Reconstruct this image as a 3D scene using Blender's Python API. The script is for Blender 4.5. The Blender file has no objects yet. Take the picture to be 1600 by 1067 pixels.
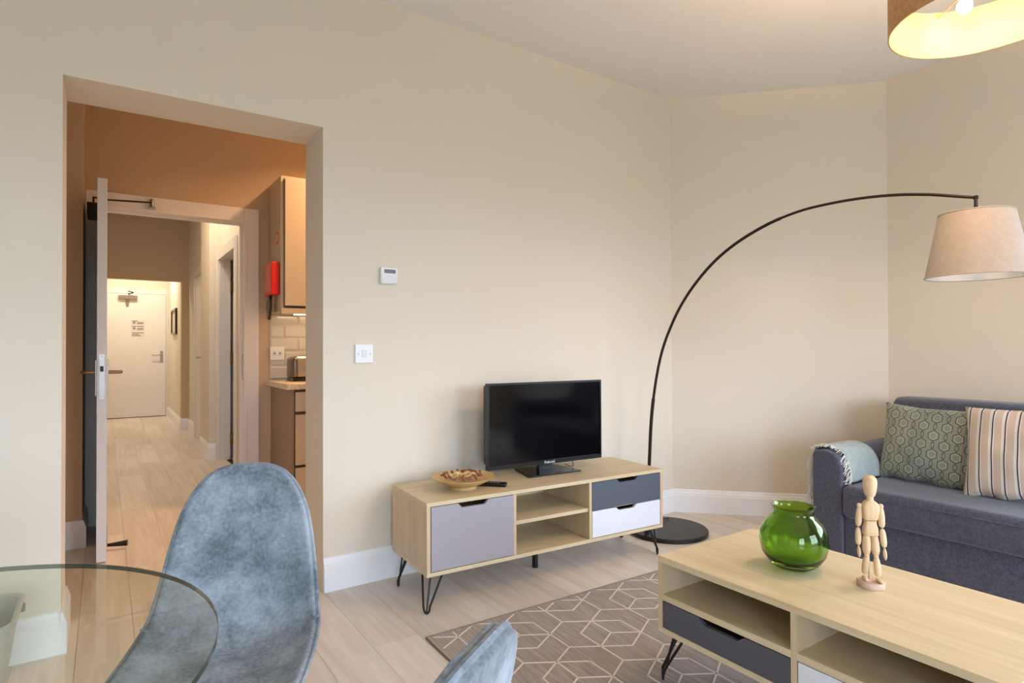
import bpy, math, random
from mathutils import Vector, Matrix, Euler
random.seed(7)
SC = bpy.context.scene
COL = SC.collection
PI = math.pi

# ------------------------------------------------------------------ camera
def make_camera():
    f, yaw, pitch, roll = 937.1, 0.5968, 0.0098, -0.0034
    fw = Vector((math.sin(yaw)*math.cos(pitch), math.cos(yaw)*math.cos(pitch), math.sin(pitch)))
    r = Vector((math.cos(yaw), -math.sin(yaw), 0)); u = r.cross(fw)
    c, s = math.cos(roll), math.sin(roll)
    r2 = c*r + s*u; u2 = -s*r + c*u
    cam = bpy.data.cameras.new('camera'); cam.sensor_width = 36; cam.sensor_fit = 'HORIZONTAL'
    cam.lens = f/1600*36; cam.clip_start = .03; cam.clip_end = 100
    o = bpy.data.objects.new('camera', cam); COL.objects.link(o)
    m = Matrix.Identity(4)
    for i in range(3):
        m[i][0], m[i][1], m[i][2] = r2[i], u2[i], -fw[i]
    m[2][3] = 1.17
    o.matrix_world = m
    SC.camera = o
make_camera()

# ------------------------------------------------------------------ world, window portals, exposure
def lin(c):
    return tuple(((v/255)/12.92 if v/255 <= .04045 else ((v/255+.055)/1.055)**2.4) for v in c)
W = bpy.data.worlds.new('world'); SC.world = W; W.use_nodes = True
_nt = W.node_tree; _bg = _nt.nodes['Background']
# pale blue overcast sky over dull green ground
_tc = _nt.nodes.new('ShaderNodeTexCoord'); _sp = _nt.nodes.new('ShaderNodeSeparateXYZ'); _mr = _nt.nodes.new('ShaderNodeMapRange'); _mx = _nt.nodes.new('ShaderNodeMix')
_mx.data_type = 'RGBA'; _mr.inputs['From Min'].default_value = -.03; _mr.inputs['From Max'].default_value = .06
_mx.inputs[6].default_value = (.085, .095, .075, 1); _mx.inputs[7].default_value = (.64, .78, 1.0, 1)
for _a, _b in ((_tc.outputs['Generated'], _sp.inputs[0]), (_sp.outputs[2], _mr.inputs['Value']), (_mr.outputs[0], _mx.inputs[0]), (_mx.outputs[2], _bg.inputs['Color'])): _nt.links.new(_a, _b)
_bg.inputs['Strength'].default_value = 15.0
def portal(name, loc, rot, sx, sy):
    l = bpy.data.lights.new(name, 'AREA'); l.shape = 'RECTANGLE'; l.size = sx; l.size_y = sy
    l.cycles.is_portal = True
    o = bpy.data.objects.new(name, l); COL.objects.link(o); o.location = loc; o.rotation_euler = rot
YS = -2.6; XW = -2.2; XE = 4.33; D = 2.9026; H = 2.9457
WIN_S = [(-1.5, .1), (1.7, 3.5)]; WIN_E = (-1.8, .35); WZ0, WZ1 = .95, 2.35; SZ0, SZ1 = .15, 2.25
for a, b in WIN_S:
    portal('daylight_portal', ((a+b)/2, YS-.02, (SZ0+SZ1)/2), (-PI/2, 0, PI), b-a, SZ1-SZ0)
portal('daylight_portal', (XE+.02, sum(WIN_E)/2, (WZ0+WZ1)/2), (PI/2, 0, PI/2), WIN_E[1]-WIN_E[0], WZ1-WZ0)
SC.view_settings.view_transform = 'Standard'; SC.view_settings.look = 'None'
SC.view_settings.gamma = 1; SC.view_settings.use_curve_mapping = False
SC.view_settings.exposure = -0.04
WARM = (1.0, .66, .38)
LOBBY_W, HALL_W = 25.0, 23.0

# ------------------------------------------------------------------ materials
def newmat(name):
    m = bpy.data.materials.new(name); m.use_nodes = True
    return m, m.node_tree, m.node_tree.nodes['Principled BSDF']
def N(nt, t, **k):
    n = nt.nodes.new(t)
    for a, v in k.items(): setattr(n, a, v)
    return n
def L(nt, a, b): nt.links.new(a, b)
def plain(name, c, rough=.5, metal=0, spec=.5, bump=0, bscale=60, var=0, vscale=8):
    m, nt, b = newmat(name)
    b.inputs['Base Color'].default_value = (*lin(c), 1); b.inputs['Roughness'].default_value = rough
    b.inputs['Metallic'].default_value = metal; b.inputs['Specular IOR Level'].default_value = spec
    if bump or var:
        tc = N(nt, 'ShaderNodeTexCoord')
    if bump:
        n = N(nt, 'ShaderNodeTexNoise'); n.inputs['Scale'].default_value = bscale; n.inputs['Detail'].default_value = 3
        bp = N(nt, 'ShaderNodeBump'); bp.inputs['Strength'].default_value = bump; bp.inputs['Distance'].default_value = .01
        L(nt, tc.outputs['Object'], n.inputs['Vector']); L(nt, n.outputs['Fac'], bp.inputs['Height']); L(nt, bp.outputs['Normal'], b.inputs['Normal'])
    if var:
        n2 = N(nt, 'ShaderNodeTexNoise'); n2.inputs['Scale'].default_value = vscale; n2.inputs['Detail'].default_value = 4
        r = N(nt, 'ShaderNodeValToRGB'); l = lin(c)
        r.color_ramp.elements[0].position = .3; r.color_ramp.elements[1].position = .7
        r.color_ramp.elements[0].color = (*[x*(1-var) for x in l], 1); r.color_ramp.elements[1].color = (*[min(1, x*(1+var)) for x in l], 1)
        L(nt, tc.outputs['Object'], n2.inputs['Vector']); L(nt, n2.outputs['Fac'], r.inputs['Fac']); L(nt, r.outputs['Color'], b.inputs['Base Color'])
    return m
def wood(name, c1, c2, axis='X', sc=1.0, rough=.45, rnd=False, fig=1.0):
    """long grain along one axis; optional per object shift and tone"""
    m, nt, b = newmat(name)
    tc = N(nt, 'ShaderNodeTexCoord'); mp = N(nt, 'ShaderNodeMapping')
    s = {'X': (1.2, 16, 16), 'Y': (16, 1.2, 16), 'Z': (16, 16, 1.2)}[axis]
    mp.inputs['Scale'].default_value = [v*sc for v in s]
    L(nt, tc.outputs['Object'], mp.inputs['Vector'])
    vec = mp.outputs['Vector']
    if rnd:
        oi = N(nt, 'ShaderNodeObjectInfo'); mu = N(nt, 'ShaderNodeMath', operation='MULTIPLY'); mu.inputs[1].default_value = 57
        ad = N(nt, 'ShaderNodeVectorMath', operation='ADD')
        L(nt, oi.outputs['Random'], mu.inputs[0]); L(nt, mu.outputs[0], ad.inputs[1]); L(nt, vec, ad.inputs[0]); vec = ad.outputs[0]
    n1 = N(nt, 'ShaderNodeTexNoise'); n1.inputs['Scale'].default_value = 1.0; n1.inputs['Detail'].default_value = 6; n1.inputs['Distortion'].default_value = .8*fig
    n2 = N(nt, 'ShaderNodeTexNoise'); n2.inputs['Scale'].default_value = 5.5; n2.inputs['Detail'].default_value = 4
    L(nt, vec, n1.inputs['Vector']); L(nt, vec, n2.inputs['Vector'])
    mx = N(nt, 'ShaderNodeMath', operation='MULTIPLY_ADD'); mx.inputs[1].default_value = .35
    L(nt, n2.outputs['Fac'], mx.inputs[0]); L(nt, n1.outputs['Fac'], mx.inputs[2])
    r = N(nt, 'ShaderNodeValToRGB'); r.color_ramp.elements[0].position = .45; r.color_ramp.elements[1].position = .9
    r.color_ramp.elements[0].color = (*lin(c2), 1); r.color_ramp.elements[1].color = (*lin(c1), 1)
    L(nt, mx.outputs[0], r.inputs['Fac']); out = r.outputs['Color']
    if rnd:
        hs = N(nt, 'ShaderNodeHueSaturation'); mr = N(nt, 'ShaderNodeMapRange')
        mr.inputs['To Min'].default_value = .90; mr.inputs['To Max'].default_value = 1.08
        L(nt, oi.outputs['Random'], mr.inputs['Value']); L(nt, mr.outputs[0], hs.inputs['Value']); L(nt, out, hs.inputs['Color']); out = hs.outputs['Color']
    L(nt, out, b.inputs['Base Color']); b.inputs['Roughness'].default_value = rough; b.inputs['Specular IOR Level'].default_value = .4
    bp = N(nt, 'ShaderNodeBump'); bp.inputs['Strength'].default_value = .06; bp.inputs['Distance'].default_value = .004
    L(nt, n2.outputs['Fac'], bp.inputs['Height']); L(nt, bp.outputs['Normal'], b.inputs['Normal'])
    return m
def fabric(name, c1, c2, s1=6, s2=420, fine=.25, rough=.9, sheen=.2, p0=.3, p1=.7):
    """blotchy colour plus fine weave"""
    m, nt, b = newmat(name)
    tc = N(nt, 'ShaderNodeTexCoord')
    n1 = N(nt, 'ShaderNodeTexNoise'); n1.inputs['Scale'].default_value = s1; n1.inputs['Detail'].default_value = 8; n1.inputs['Roughness'].default_value = .65
    n2 = N(nt, 'ShaderNodeTexNoise'); n2.inputs['Scale'].default_value = s2; n2.inputs['Detail'].default_value = 2
    for n in (n1, n2): L(nt, tc.outputs['Object'], n.inputs['Vector'])
    mx = N(nt, 'ShaderNodeMath', operation='MULTIPLY_ADD'); mx.inputs[1].default_value = fine
    sb = N(nt, 'ShaderNodeMath', operation='SUBTRACT'); sb.inputs[1].default_value = .5
    L(nt, n2.outputs['Fac'], sb.inputs[0]); L(nt, sb.outputs[0], mx.inputs[0]); L(nt, n1.outputs['Fac'], mx.inputs[2])
    r = N(nt, 'ShaderNodeValToRGB'); r.color_ramp.elements[0].position = p0; r.color_ramp.elements[1].position = p1
    r.color_ramp.elements[0].color = (*lin(c2), 1); r.color_ramp.elements[1].color = (*lin(c1), 1)
    L(nt, mx.outputs[0], r.inputs['Fac']); L(nt, r.outputs['Color'], b.inputs['Base Color'])
    b.inputs['Roughness'].default_value = rough; b.inputs['Sheen Weight'].default_value = sheen; b.inputs['Specular IOR Level'].default_value = .2
    bp = N(nt, 'ShaderNodeBump'); bp.inputs['Strength'].default_value = .25; bp.inputs['Distance'].default_value = .002
    L(nt, n2.outputs['Fac'], bp.inputs['Height']); L(nt, bp.outputs['Normal'], b.inputs['Normal'])
    return m
def emit(name, c, s):
    m, nt, b = newmat(name)
    b.inputs['Base Color'].default_value = (1, 1, 1, 1)
    b.inputs['Emission Color'].default_value = (*c, 1); b.inputs['Emission Strength'].default_value = s
    return m
def glass(name, c, rough=0, ior=1.45):
    m, nt, b = newmat(name)
    b.inputs['Base Color'].default_value = (*c, 1); b.inputs['Roughness'].default_value = rough
    b.inputs['Transmission Weight'].default_value = 1; b.inputs['IOR'].default_value = ior
    return m
def sheet_glass(name, tint):
    """clear sheet: transparent with a Fresnel mirror"""
    m = bpy.data.materials.new(name); m.use_nodes = True; nt = m.node_tree; nt.nodes.clear()
    o = N(nt, 'ShaderNodeOutputMaterial'); mx = N(nt, 'ShaderNodeMixShader'); t = N(nt, 'ShaderNodeBsdfTransparent'); g = N(nt, 'ShaderNodeBsdfGlossy')
    fr = N(nt, 'ShaderNodeFresnel'); fr.inputs['IOR'].default_value = 1.5
    t.inputs['Color'].default_value = (*tint, 1); g.inputs['Roughness'].default_value = 0; g.inputs['Color'].default_value = (.95, 1, .97, 1)
    ge = N(nt, 'ShaderNodeNewGeometry'); iv = N(nt, 'ShaderNodeMath', operation='SUBTRACT'); iv.inputs[0].default_value = 1
    L(nt, ge.outputs['Backfacing'], iv.inputs[1]); mu = N(nt, 'ShaderNodeMath', operation='MULTIPLY'); L(nt, iv.outputs[0], mu.inputs[0]); L(nt, fr.outputs[0], mu.inputs[1])
    L(nt, mu.outputs[0], mx.inputs[0]); L(nt, t.outputs[0], mx.inputs[1]); L(nt, g.outputs[0], mx.inputs[2]); L(nt, mx.outputs[0], o.inputs[0])
    return m
def ramp_const(nt, stops):
    r = N(nt, 'ShaderNodeValToRGB'); cr = r.color_ramp; cr.interpolation = 'CONSTANT'
    while len(cr.elements) > 1: cr.elements.remove(cr.elements[-1])
    cr.elements[0].position = stops[0][0]; cr.elements[0].color = (*lin(stops[0][1]), 1)
    for p, c in stops[1:]:
        e = cr.elements.new(p); e.color = (*lin(c), 1)
    return r
def mathn(nt, op, a, b=None, c=None):
    n = N(nt, 'ShaderNodeMath', operation=op)
    for i, v in enumerate((a, b, c)):
        if v is None: continue
        if isinstance(v, (int, float)): n.inputs[i].default_value = v
        else: L(nt, v, n.inputs[i])
    return n.outputs[0]

M = {}
M['wall'] = plain('wall_paint', (230, 221, 205), .85, spec=.2, bump=.03, bscale=90)
M['ceil'] = plain('ceiling_paint', (242, 238, 233), .9, spec=.15)
M['white'] = plain('white_gloss_paint', (244, 245, 247), .35)
M['door'] = plain('door_paint', (233, 230, 226), .4)
M['tan'] = plain('cabinet_tan', (198, 187, 168), .4)
M['gap'] = plain('cabinet_gap', (88, 70, 56), .8)  # brown painted for the shade in door gaps; the threshold uses it too
M['taupe'] = plain('cabinet_taupe', (150, 130, 112), .45)
M['tile'] = plain('glazed_tile', (214, 208, 198), .12, var=.03, vscale=3)
M['grout'] = plain('grout', (196, 188, 176), .9)
M['slab'] = plain('screed', (60, 50, 42), .9)
M['plank'] = wood('floor_oak', (234, 223, 211), (212, 199, 186), 'Y', .8, .38, rnd=True, fig=1.6)
M['oakx'] = wood('light_oak_x', (222, 204, 168), (203, 182, 142), 'X', 1.2, .42)
M['oaky'] = wood('light_oak_y', (222, 204, 168), (203, 182, 142), 'Y', 1.2, .42)
M['oakz'] = wood('light_oak_z', (216, 194, 160), (200, 176, 140), 'Z', 1.2, .42)
M['lilac'] = plain('grey_lilac_lacquer', (165, 160, 165), .42)
M['slate'] = plain('slate_lacquer', (84, 92, 102), .42)
M['charcoal'] = plain('charcoal_lacquer', (84, 84, 92), .42)
M['lacq'] = plain('white_lacquer', (228, 230, 236), .35)
M['dark'] = plain('recess_shade', (22, 20, 20), .8)  # near black standing in for the shade inside the toaster slots
M['blackm'] = plain('black_metal', (24, 23, 24), .38, metal=.2)
M['blackp'] = plain('black_plastic', (12, 12, 14), .22)
M['bronze'] = plain('dark_bronze_metal', (52, 42, 36), .35, metal=.7)
M['steel'] = plain('brushed_steel', (176, 170, 164), .32, metal=1)
M['lever'] = plain('satin_bronze_metal', (150, 122, 100), .3, metal=.9)
M['brass'] = plain('aged_brass', (150, 125, 80), .35, metal=1)
M['screen'] = plain('tv_screen', (3, 3, 5), .09, spec=.32)
M['sofa'] = fabric('sofa_weave', (92, 93, 108), (65, 66, 80), 70, 260, 1.0, .95, .3)
M['suede'] = fabric('grey_blue_suede', (160, 172, 183), (100, 111, 121), 9, 120, .35, .85, .25, .34, .68)
M['throw'] = fabric('pale_blue_wool', (176, 188, 186), (154, 168, 168), 30, 300, .6)
M['fringe'] = plain('cream_wool', (222, 222, 216), .95)
M['rug'] = None
M['rugline'] = plain('rug_cream_yarn', (226, 214, 204), .95, bump=.2, bscale=400)
M['rugedge'] = plain('rug_edge_yarn', (112, 104, 92), .95)
M['shade'] = fabric('linen_shade', (184, 174, 163), (174, 162, 150), 40, 500, .5, .9, .1)
M['shadein'] = plain('shade_lining', (240, 240, 240), .8)
M['cork'] = fabric('brown_linen_shade', (206, 160, 110), (176, 130, 84), 60, 300, .8, .9, .1)
M['gold'] = plain('gold_shade_lining', (146, 118, 66), .6)
M['tanwall'] = plain('tan_wall_paint', (205, 180, 150), .85, spec=.2)
M['bulb'] = emit('bulb_glow', WARM, 620)
M['maple'] = wood('pale_maple', (236, 208, 168), (222, 188, 144), 'Z', 3, .5)
M['mbase'] = wood('maple_base', (222, 190, 168), (208, 172, 150), 'X', 3, .5)
M['bowl'] = wood('bamboo_bowl', (220, 186, 128), (200, 160, 100), 'X', 2, .4)
M['bin'] = plain('grey_plastic', (176, 176, 168), .5)
M['thermo'] = plain('thermostat_plastic', (242, 243, 245), .35)
M['lcd'] = plain('lcd_grey', (112, 112, 112), .25)
M['red'] = plain('red_plastic', (216, 20, 20), .35)
M['paper'] = plain('notice_paper', (226, 218, 214), .8)
M['ink'] = plain('grey_print', (150, 142, 142), .8)
M['mount'] = plain('picture_mount', (205, 190, 165), .7)
M['tabletop'] = sheet_glass('table_glass', (.88, .905, .85))
M['tableedge'] = plain('table_glass_edge', (40, 62, 54), .08)
M['vase'] = glass('green_glass', (.36, .60, .055))
M['vasebase'] = glass('thick_green_glass', (.20, .30, .06))
M['worktop'] = plain('speckled_stone', (214, 202, 180), .35, var=.22, vscale=60)

def rug_mat():
    m, nt, b = newmat('rug_weave')
    tc = N(nt, 'ShaderNodeTexCoord'); mp = N(nt, 'ShaderNodeMapping'); mp.inputs['Scale'].default_value = (260, 9, 60)
    n = N(nt, 'ShaderNodeTexNoise'); n.inputs['Scale'].default_value = 1; n.inputs['Detail'].default_value = 3
    L(nt, tc.outputs['Object'], mp.inputs['Vector']); L(nt, mp.outputs[0], n.inputs['Vector'])
    r = N(nt, 'ShaderNodeValToRGB'); r.color_ramp.elements[0].position = .3; r.color_ramp.elements[1].position = .75
    r.color_ramp.elements[0].color = (*lin((146, 135, 128)), 1); r.color_ramp.elements[1].color = (*lin((186, 175, 167)), 1)
    L(nt, n.outputs['Fac'], r.inputs['Fac']); L(nt, r.outputs['Color'], b.inputs['Base Color'])
    b.inputs['Roughness'].default_value = .95; b.inputs['Specular IOR Level'].default_value = .1
    bp = N(nt, 'ShaderNodeBump'); bp.inputs['Strength'].default_value = .3; bp.inputs['Distance'].default_value = .002
    L(nt, n.outputs['Fac'], bp.inputs['Height']); L(nt, bp.outputs['Normal'], b.inputs['Normal'])
    return m
M['rug'] = rug_mat()

def hex_mat():
    """printed chains of hexagons on sage cloth, object x / z"""
    m, nt, b = newmat('sage_hexagon_print')
    tc = N(nt, 'ShaderNodeTexCoord'); sp = N(nt, 'ShaderNodeSeparateXYZ'); L(nt, tc.outputs['Object'], sp.inputs[0])
    PX, PZ = .105, .098
    def cell(ox, oz):
        x = mathn(nt, 'MULTIPLY', mathn(nt, 'SUBTRACT', mathn(nt, 'FRACT', mathn(nt, 'ADD', mathn(nt, 'DIVIDE', sp.outputs[0], PX), ox)), .5), PX)
        z = mathn(nt, 'MULTIPLY', mathn(nt, 'SUBTRACT', mathn(nt, 'FRACT', mathn(nt, 'ADD', mathn(nt, 'DIVIDE', sp.outputs[2], PZ), oz)), .5), PZ)
        return mathn(nt, 'ABSOLUTE', x), mathn(nt, 'ABSOLUTE', z)
    def hexd(xz):
        x, z = xz
        return mathn(nt, 'MAXIMUM', x, mathn(nt, 'ADD', mathn(nt, 'MULTIPLY', x, .5), mathn(nt, 'MULTIPLY', z, .80)))
    def oval(xz):
        x, z = xz
        return mathn(nt, 'MAXIMUM', mathn(nt, 'MULTIPLY', x, 1.9), mathn(nt, 'ADD', mathn(nt, 'MULTIPLY', x, .9), mathn(nt, 'MULTIPLY', z, .8)))
    h = mathn(nt, 'MINIMUM', hexd(cell(0, 0)), hexd(cell(.5, .5)))
    o = mathn(nt, 'MINIMUM', oval(cell(0, .5)), oval(cell(.5, 0)))
    rh = ramp_const(nt, [(0, (146, 150, 130)), (.014*10, (184, 186, 166)), (.0165*10, (158, 160, 140)), (.0205*10, (84, 88, 82)), (.0245*10, (152, 152, 134))])
    L(nt, mathn(nt, 'MULTIPLY', h, 10), rh.inputs['Fac'])
    om = mathn(nt, 'MULTIPLY', mathn(nt, 'GREATER_THAN', o, .0110), mathn(nt, 'LESS_THAN', o, .0165))
    om = mathn(nt, 'MULTIPLY', om, mathn(nt, 'GREATER_THAN', h, .0205))
    st = mathn(nt, 'FRACT', mathn(nt, 'MULTIPLY', sp.outputs[0], 90))
    mx0 = N(nt, 'ShaderNodeMix', data_type='RGBA'); mx0.blend_type = 'MULTIPLY'
    sv = N(nt, 'ShaderNodeMapRange'); sv.inputs['To Min'].default_value = .86; L(nt, mathn(nt, 'GREATER_THAN', st, .5), sv.inputs['Value'])
    cb = N(nt, 'ShaderNodeCombineXYZ')
    for i in range(3): L(nt, sv.outputs[0], cb.inputs[i])
    mx0.inputs[0].default_value = 1; L(nt, rh.outputs['Color'], mx0.inputs[6]); L(nt, cb.outputs[0], mx0.inputs[7])
    mx = N(nt, 'ShaderNodeMix', data_type='RGBA'); mx.inputs[7].default_value = (*lin((88, 92, 86)), 1)
    L(nt, om, mx.inputs[0]); L(nt, mx0.outputs[2], mx.inputs[6]); L(nt, mx.outputs[2], b.inputs['Base Color'])
    b.inputs['Roughness'].default_value = .8; b.inputs['Sheen Weight'].default_value = .2; b.inputs['Specular IOR Level'].default_value = .25
    return m
def stripe_mat():
    m, nt, b = newmat('cream_pink_stripes')
    tc = N(nt, 'ShaderNodeTexCoord'); sp = N(nt, 'ShaderNodeSeparateXYZ'); L(nt, tc.outputs['Object'], sp.inputs[0])
    f = mathn(nt, 'FRACT', mathn(nt, 'ADD', mathn(nt, 'DIVIDE', sp.outputs[0], .052), 40.0))
    r = ramp_const(nt, [(0, (222, 198, 176)), (.50, (240, 232, 222)), (.62, (236, 222, 206)), (.72, (70, 72, 88)), (.83, (240, 232, 222)), (.92, (222, 198, 176))])
    L(nt, f, r.inputs['Fac']); L(nt, r.outputs['Color'], b.inputs['Base Color'])
    b.inputs['Roughness'].default_value = .9; b.inputs['Specular IOR Level'].default_value = .15
    return m
M['hex'] = hex_mat(); M['stripe'] = stripe_mat()

# ------------------------------------------------------------------ helpers
def obj(name, me, parent=None):
    o = bpy.data.objects.new(name, me); COL.objects.link(o)
    if parent: o.parent = parent
    return o
def tag(o, label, cat, group=None):
    o['label'] = label; o['category'] = cat
    if group: o['group'] = group
    return o
def thing(name, label, cat, loc=(0, 0, 0), rz=0, group=None):
    o = bpy.data.objects.new(name, None); o.empty_display_size = .1; COL.objects.link(o)
    o.location = loc; o.rotation_euler = (0, 0, rz)
    return tag(o, label, cat, group)
class MB:
    def __init__(s): s.v = []; s.f = []; s.m = []
    def add(s, vs, fs, mi=0):
        n = len(s.v); s.v += [tuple(v) for v in vs]; s.f += [tuple(i+n for i in f) for f in fs]; s.m += [mi]*len(fs); return s
    def box(s, x0, x1, y0, y1, z0, z1, mi=0):
        v = [(x, y, z) for z in (z0, z1) for y in (y0, y1) for x in (x0, x1)]
        return s.add(v, [(0, 2, 3, 1), (4, 5, 7, 6), (0, 1, 5, 4), (2, 6, 7, 3), (0, 4, 6, 2), (1, 3, 7, 5)], mi)
    def prism(s, poly, axis, a, b, mi=0):
        """poly: list of 2d points (ccw seen from +axis); axis x: (y,z), y: (x,z), z: (x,y)"""
        def p(q, t): return {'x': (t, q[0], q[1]), 'y': (q[0], t, q[1]), 'z': (q[0], q[1], t)}[axis]
        n = len(poly); v = [p(q, a) for q in poly] + [p(q, b) for q in poly]
        fl = [tuple(range(n-1, -1, -1)), tuple(range(n, 2*n))] + [(i, (i+1) % n, n+(i+1) % n, n+i) for i in range(n)]
        if axis == 'y': fl = [tuple(reversed(f)) for f in fl]
        return s.add(v, fl, mi)
    def tube(s, path, r, n=10, closed=False, mi=0, caps=True):
        path = [Vector(p) for p in path]; k = len(path); rs = r if isinstance(r, (list, tuple)) else [r]*k
        vs = []; up = None
        for i, p in enumerate(path):
            if closed: t = path[(i+1) % k]-path[i-1]
            else: t = path[min(i+1, k-1)]-path[max(i-1, 0)]
            t.normalize()
            if up is None:
                up = Vector((0, 0, 1)) if abs(t.z) < .9 else Vector((1, 0, 0))
            up = (up - t*up.dot(t))
            if up.length < 1e-6: up = t.orthogonal()
            up.normalize(); w = t.cross(up)
            for j in range(n):
                a = 2*PI*j/n; vs.append(p + (up*math.cos(a)+w*math.sin(a))*rs[i])
        fs = []
        for i in range(k if closed else k-1):
            for j in range(n):
                a = i*n+j; b = i*n+(j+1) % n; c = ((i+1) % k)*n+(j+1) % n; d = ((i+1) % k)*n+j
                fs.append((a, d, c, b))
        if not closed and caps: fs += [tuple(range(n)), tuple(range((k-1)*n+n-1, (k-1)*n-1, -1))]
        return s.add(vs, fs, mi)
    def lathe(s, prof, c=(0, 0, 0), n=32, mi=0, closed=False, sx=1, sy=1, rot=None):
        """prof: (r,z) list, bottom/outside first"""
        vs = []; k = len(prof)
        for r, z in prof:
            for j in range(n):
                a = 2*PI*j/n; p = Vector((r*math.cos(a)*sx, r*math.sin(a)*sy, z))
                if rot is not None: p = rot @ p
                vs.append((p.x+c[0], p.y+c[1], p.z+c[2]))
        fs = []
        for i in range(k if closed else k-1):
            for j in range(n):
                a = i*n+j; b = i*n+(j+1) % n; i2 = (i+1) % k
                fs.append((a, b, i2*n+(j+1) % n, i2*n+j))
        if not closed:
            if prof[0][0] > 1e-5: fs.append(tuple(range(n-1, -1, -1)))
            if prof[-1][0] > 1e-5: fs.append(tuple(range((k-1)*n, k*n)))
        return s.add(vs, fs, mi)
    def build(s, name, mat, parent=None, smooth=False, bevel=0, seg=2, ang=40, loc=None):
        me = bpy.data.meshes.new(name); me.from_pydata(s.v, [], s.f)
        for mm in (mat if isinstance(mat, (list, tuple)) else [mat]): me.materials.append(M[mm] if isinstance(mm, str) else mm)
        if any(s.m):
            for p, i in zip(me.polygons, s.m): p.material_index = i
        if smooth:
            for p in me.polygons: p.use_smooth = True
            me.set_sharp_from_angle(angle=math.radians(ang))
        me.update(); me.validate()
        o = obj(name, me, parent)
        if loc: o.location = loc
        if bevel:
            b = o.modifiers.new('edge', 'BEVEL'); b.width = bevel; b.segments = seg; b.limit_method = 'ANGLE'; b.angle_limit = math.radians(35)
        return o
def box(name, mat, parent, x0, x1, y0, y1, z0, z1, bevel=0, seg=2):
    return MB().box(x0, x1, y0, y1, z0, z1).build(name, mat, parent, bevel=bevel, seg=seg)
def struct(o):
    o['kind'] = 'structure'; return o
def rbox(name, mat, parent, x0, x1, y0, y1, z0, z1, r=.03, seg=4, sub=0):
    o = box(name, mat, parent, x0, x1, y0, y1, z0, z1, bevel=r, seg=seg)
    for p in o.data.polygons: p.use_smooth = True
    o.modifiers['edge'].harden_normals = False
    return o
def catmull(pts, n):
    pts = [Vector(p) for p in pts]; out = []; k = len(pts)
    P = [pts[0]*2-pts[1]] + pts + [pts[-1]*2-pts[-2]]
    for i in range(k-1):
        for j in range(n):
            t = j/n; a, b, c, d = P[i:i+4]
            out.append(.5*((2*b)+(c-a)*t+(2*a-5*b+4*c-d)*t*t+(3*b-a-3*c+d)*t**3))
    out.append(pts[-1]); return out
def text_mesh(name, body, size, mat, parent, matrix, depth=.0004, align='CENTER'):
    cu = bpy.data.curves.new(name, 'FONT'); cu.body = body; cu.size = size; cu.extrude = depth; cu.align_x = align; cu.align_y = 'CENTER'; cu.resolution_u = 2
    t = bpy.data.objects.new(name, cu); COL.objects.link(t); bpy.context.view_layer.update()
    me = bpy.data.meshes.new_from_object(t.evaluated_get(bpy.context.evaluated_depsgraph_get()))
    bpy.data.objects.remove(t); me.name = name; me.materials.clear(); me.materials.append(M[mat]); me.transform(matrix)
    return obj(name, me, parent)

# ------------------------------------------------------------------ the setting
OX0, OX1, OZ = -.137, .871, 2.2384          # opening in the main wall
YR = 3.205                                  # its far side
YB, YB2 = 4.85, 4.97                        # lobby back wall
DX0, DX1, DZ = -.035, .862, 2.115           # lobby doorway
HX0, HX1 = -.2, 1.0                         # hall
YN, YE = 9.85, 12.05                        # hall screen wall, hall end
HZ = 3.2
fl = struct(box('floor', 'slab', None, XW, XE+.15, YS, YE+.1, -.06, -.0125))
def plank_cols():
    w, ln = .192, 1.38; x = XW; i = 0
    while x < XE - .01:
        x1 = min(x+w, XE+.12); rng = []
        hall = x1 > HX0+.02 and x < HX1-.02
        if hall and x1 > OX0 and x < OX1: rng = [(YS, YE)]
        else:
            rng = [(YS, D+.05)]
            if x1 > -.9 and x < 2.5: rng.append((YR-.1, YE if hall else YB+.05))
        for y0, y1 in rng:
            y = y0 - ((i*.53) % 1)*ln
            while y < y1:
                a, b = max(y, y0), min(y+ln, y1)
                if b-a > .02:
                    box('plank', 'plank', fl, x+.0006, x1-.0006, a+.0006, b-.0006, -.012, 0)
                y += ln
        x = x1; i += 1
plank_cols()

def wall(name, boxes, mat='wall'):
    m = MB()
    for b in boxes: m.box(*b)
    return struct(m.build(name, mat))
wall('wall_north', [(XW-.15, OX0, D, YR, 0, H), (OX1, 3.353, D, YR, 0, H), (OX0, OX1, D, YR, OZ, H)])
m = MB(); CXA, CYA, CXB, CYB = 3.353, D, XE, 1.90
m.prism([(CXA, CYA), (CXB, CYB), (CXB+.15, CYB), (CXB+.15, YR), (CXA, YR)], 'z', 0, H)
struct(m.build('wall_northeast', 'wall'))
a, b = WIN_E
wall('wall_east', [(XE, XE+.15, YS, a, 0, H), (XE, XE+.15, b, CYB, 0, H), (XE, XE+.15, a, b, 0, WZ0), (XE, XE+.15, a, b, WZ1, H)])
bs = []; x = XW-.15
for a, b in WIN_S:
    bs += [(x, a, YS-.15, YS, 0, H), (a, b, YS-.15, YS, 0, SZ0), (a, b, YS-.15, YS, SZ1, H)]; x = b
bs.append((x, XE+.15, YS-.15, YS, 0, H)); wall('wall_south', bs)
wall('wall_west', [(XW-.15, XW, YS, D, 0, H)])
struct(box('ceiling', 'ceil', None, XW-.15, XE+.15, YS-.15, YR, H, H+.1))
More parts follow.
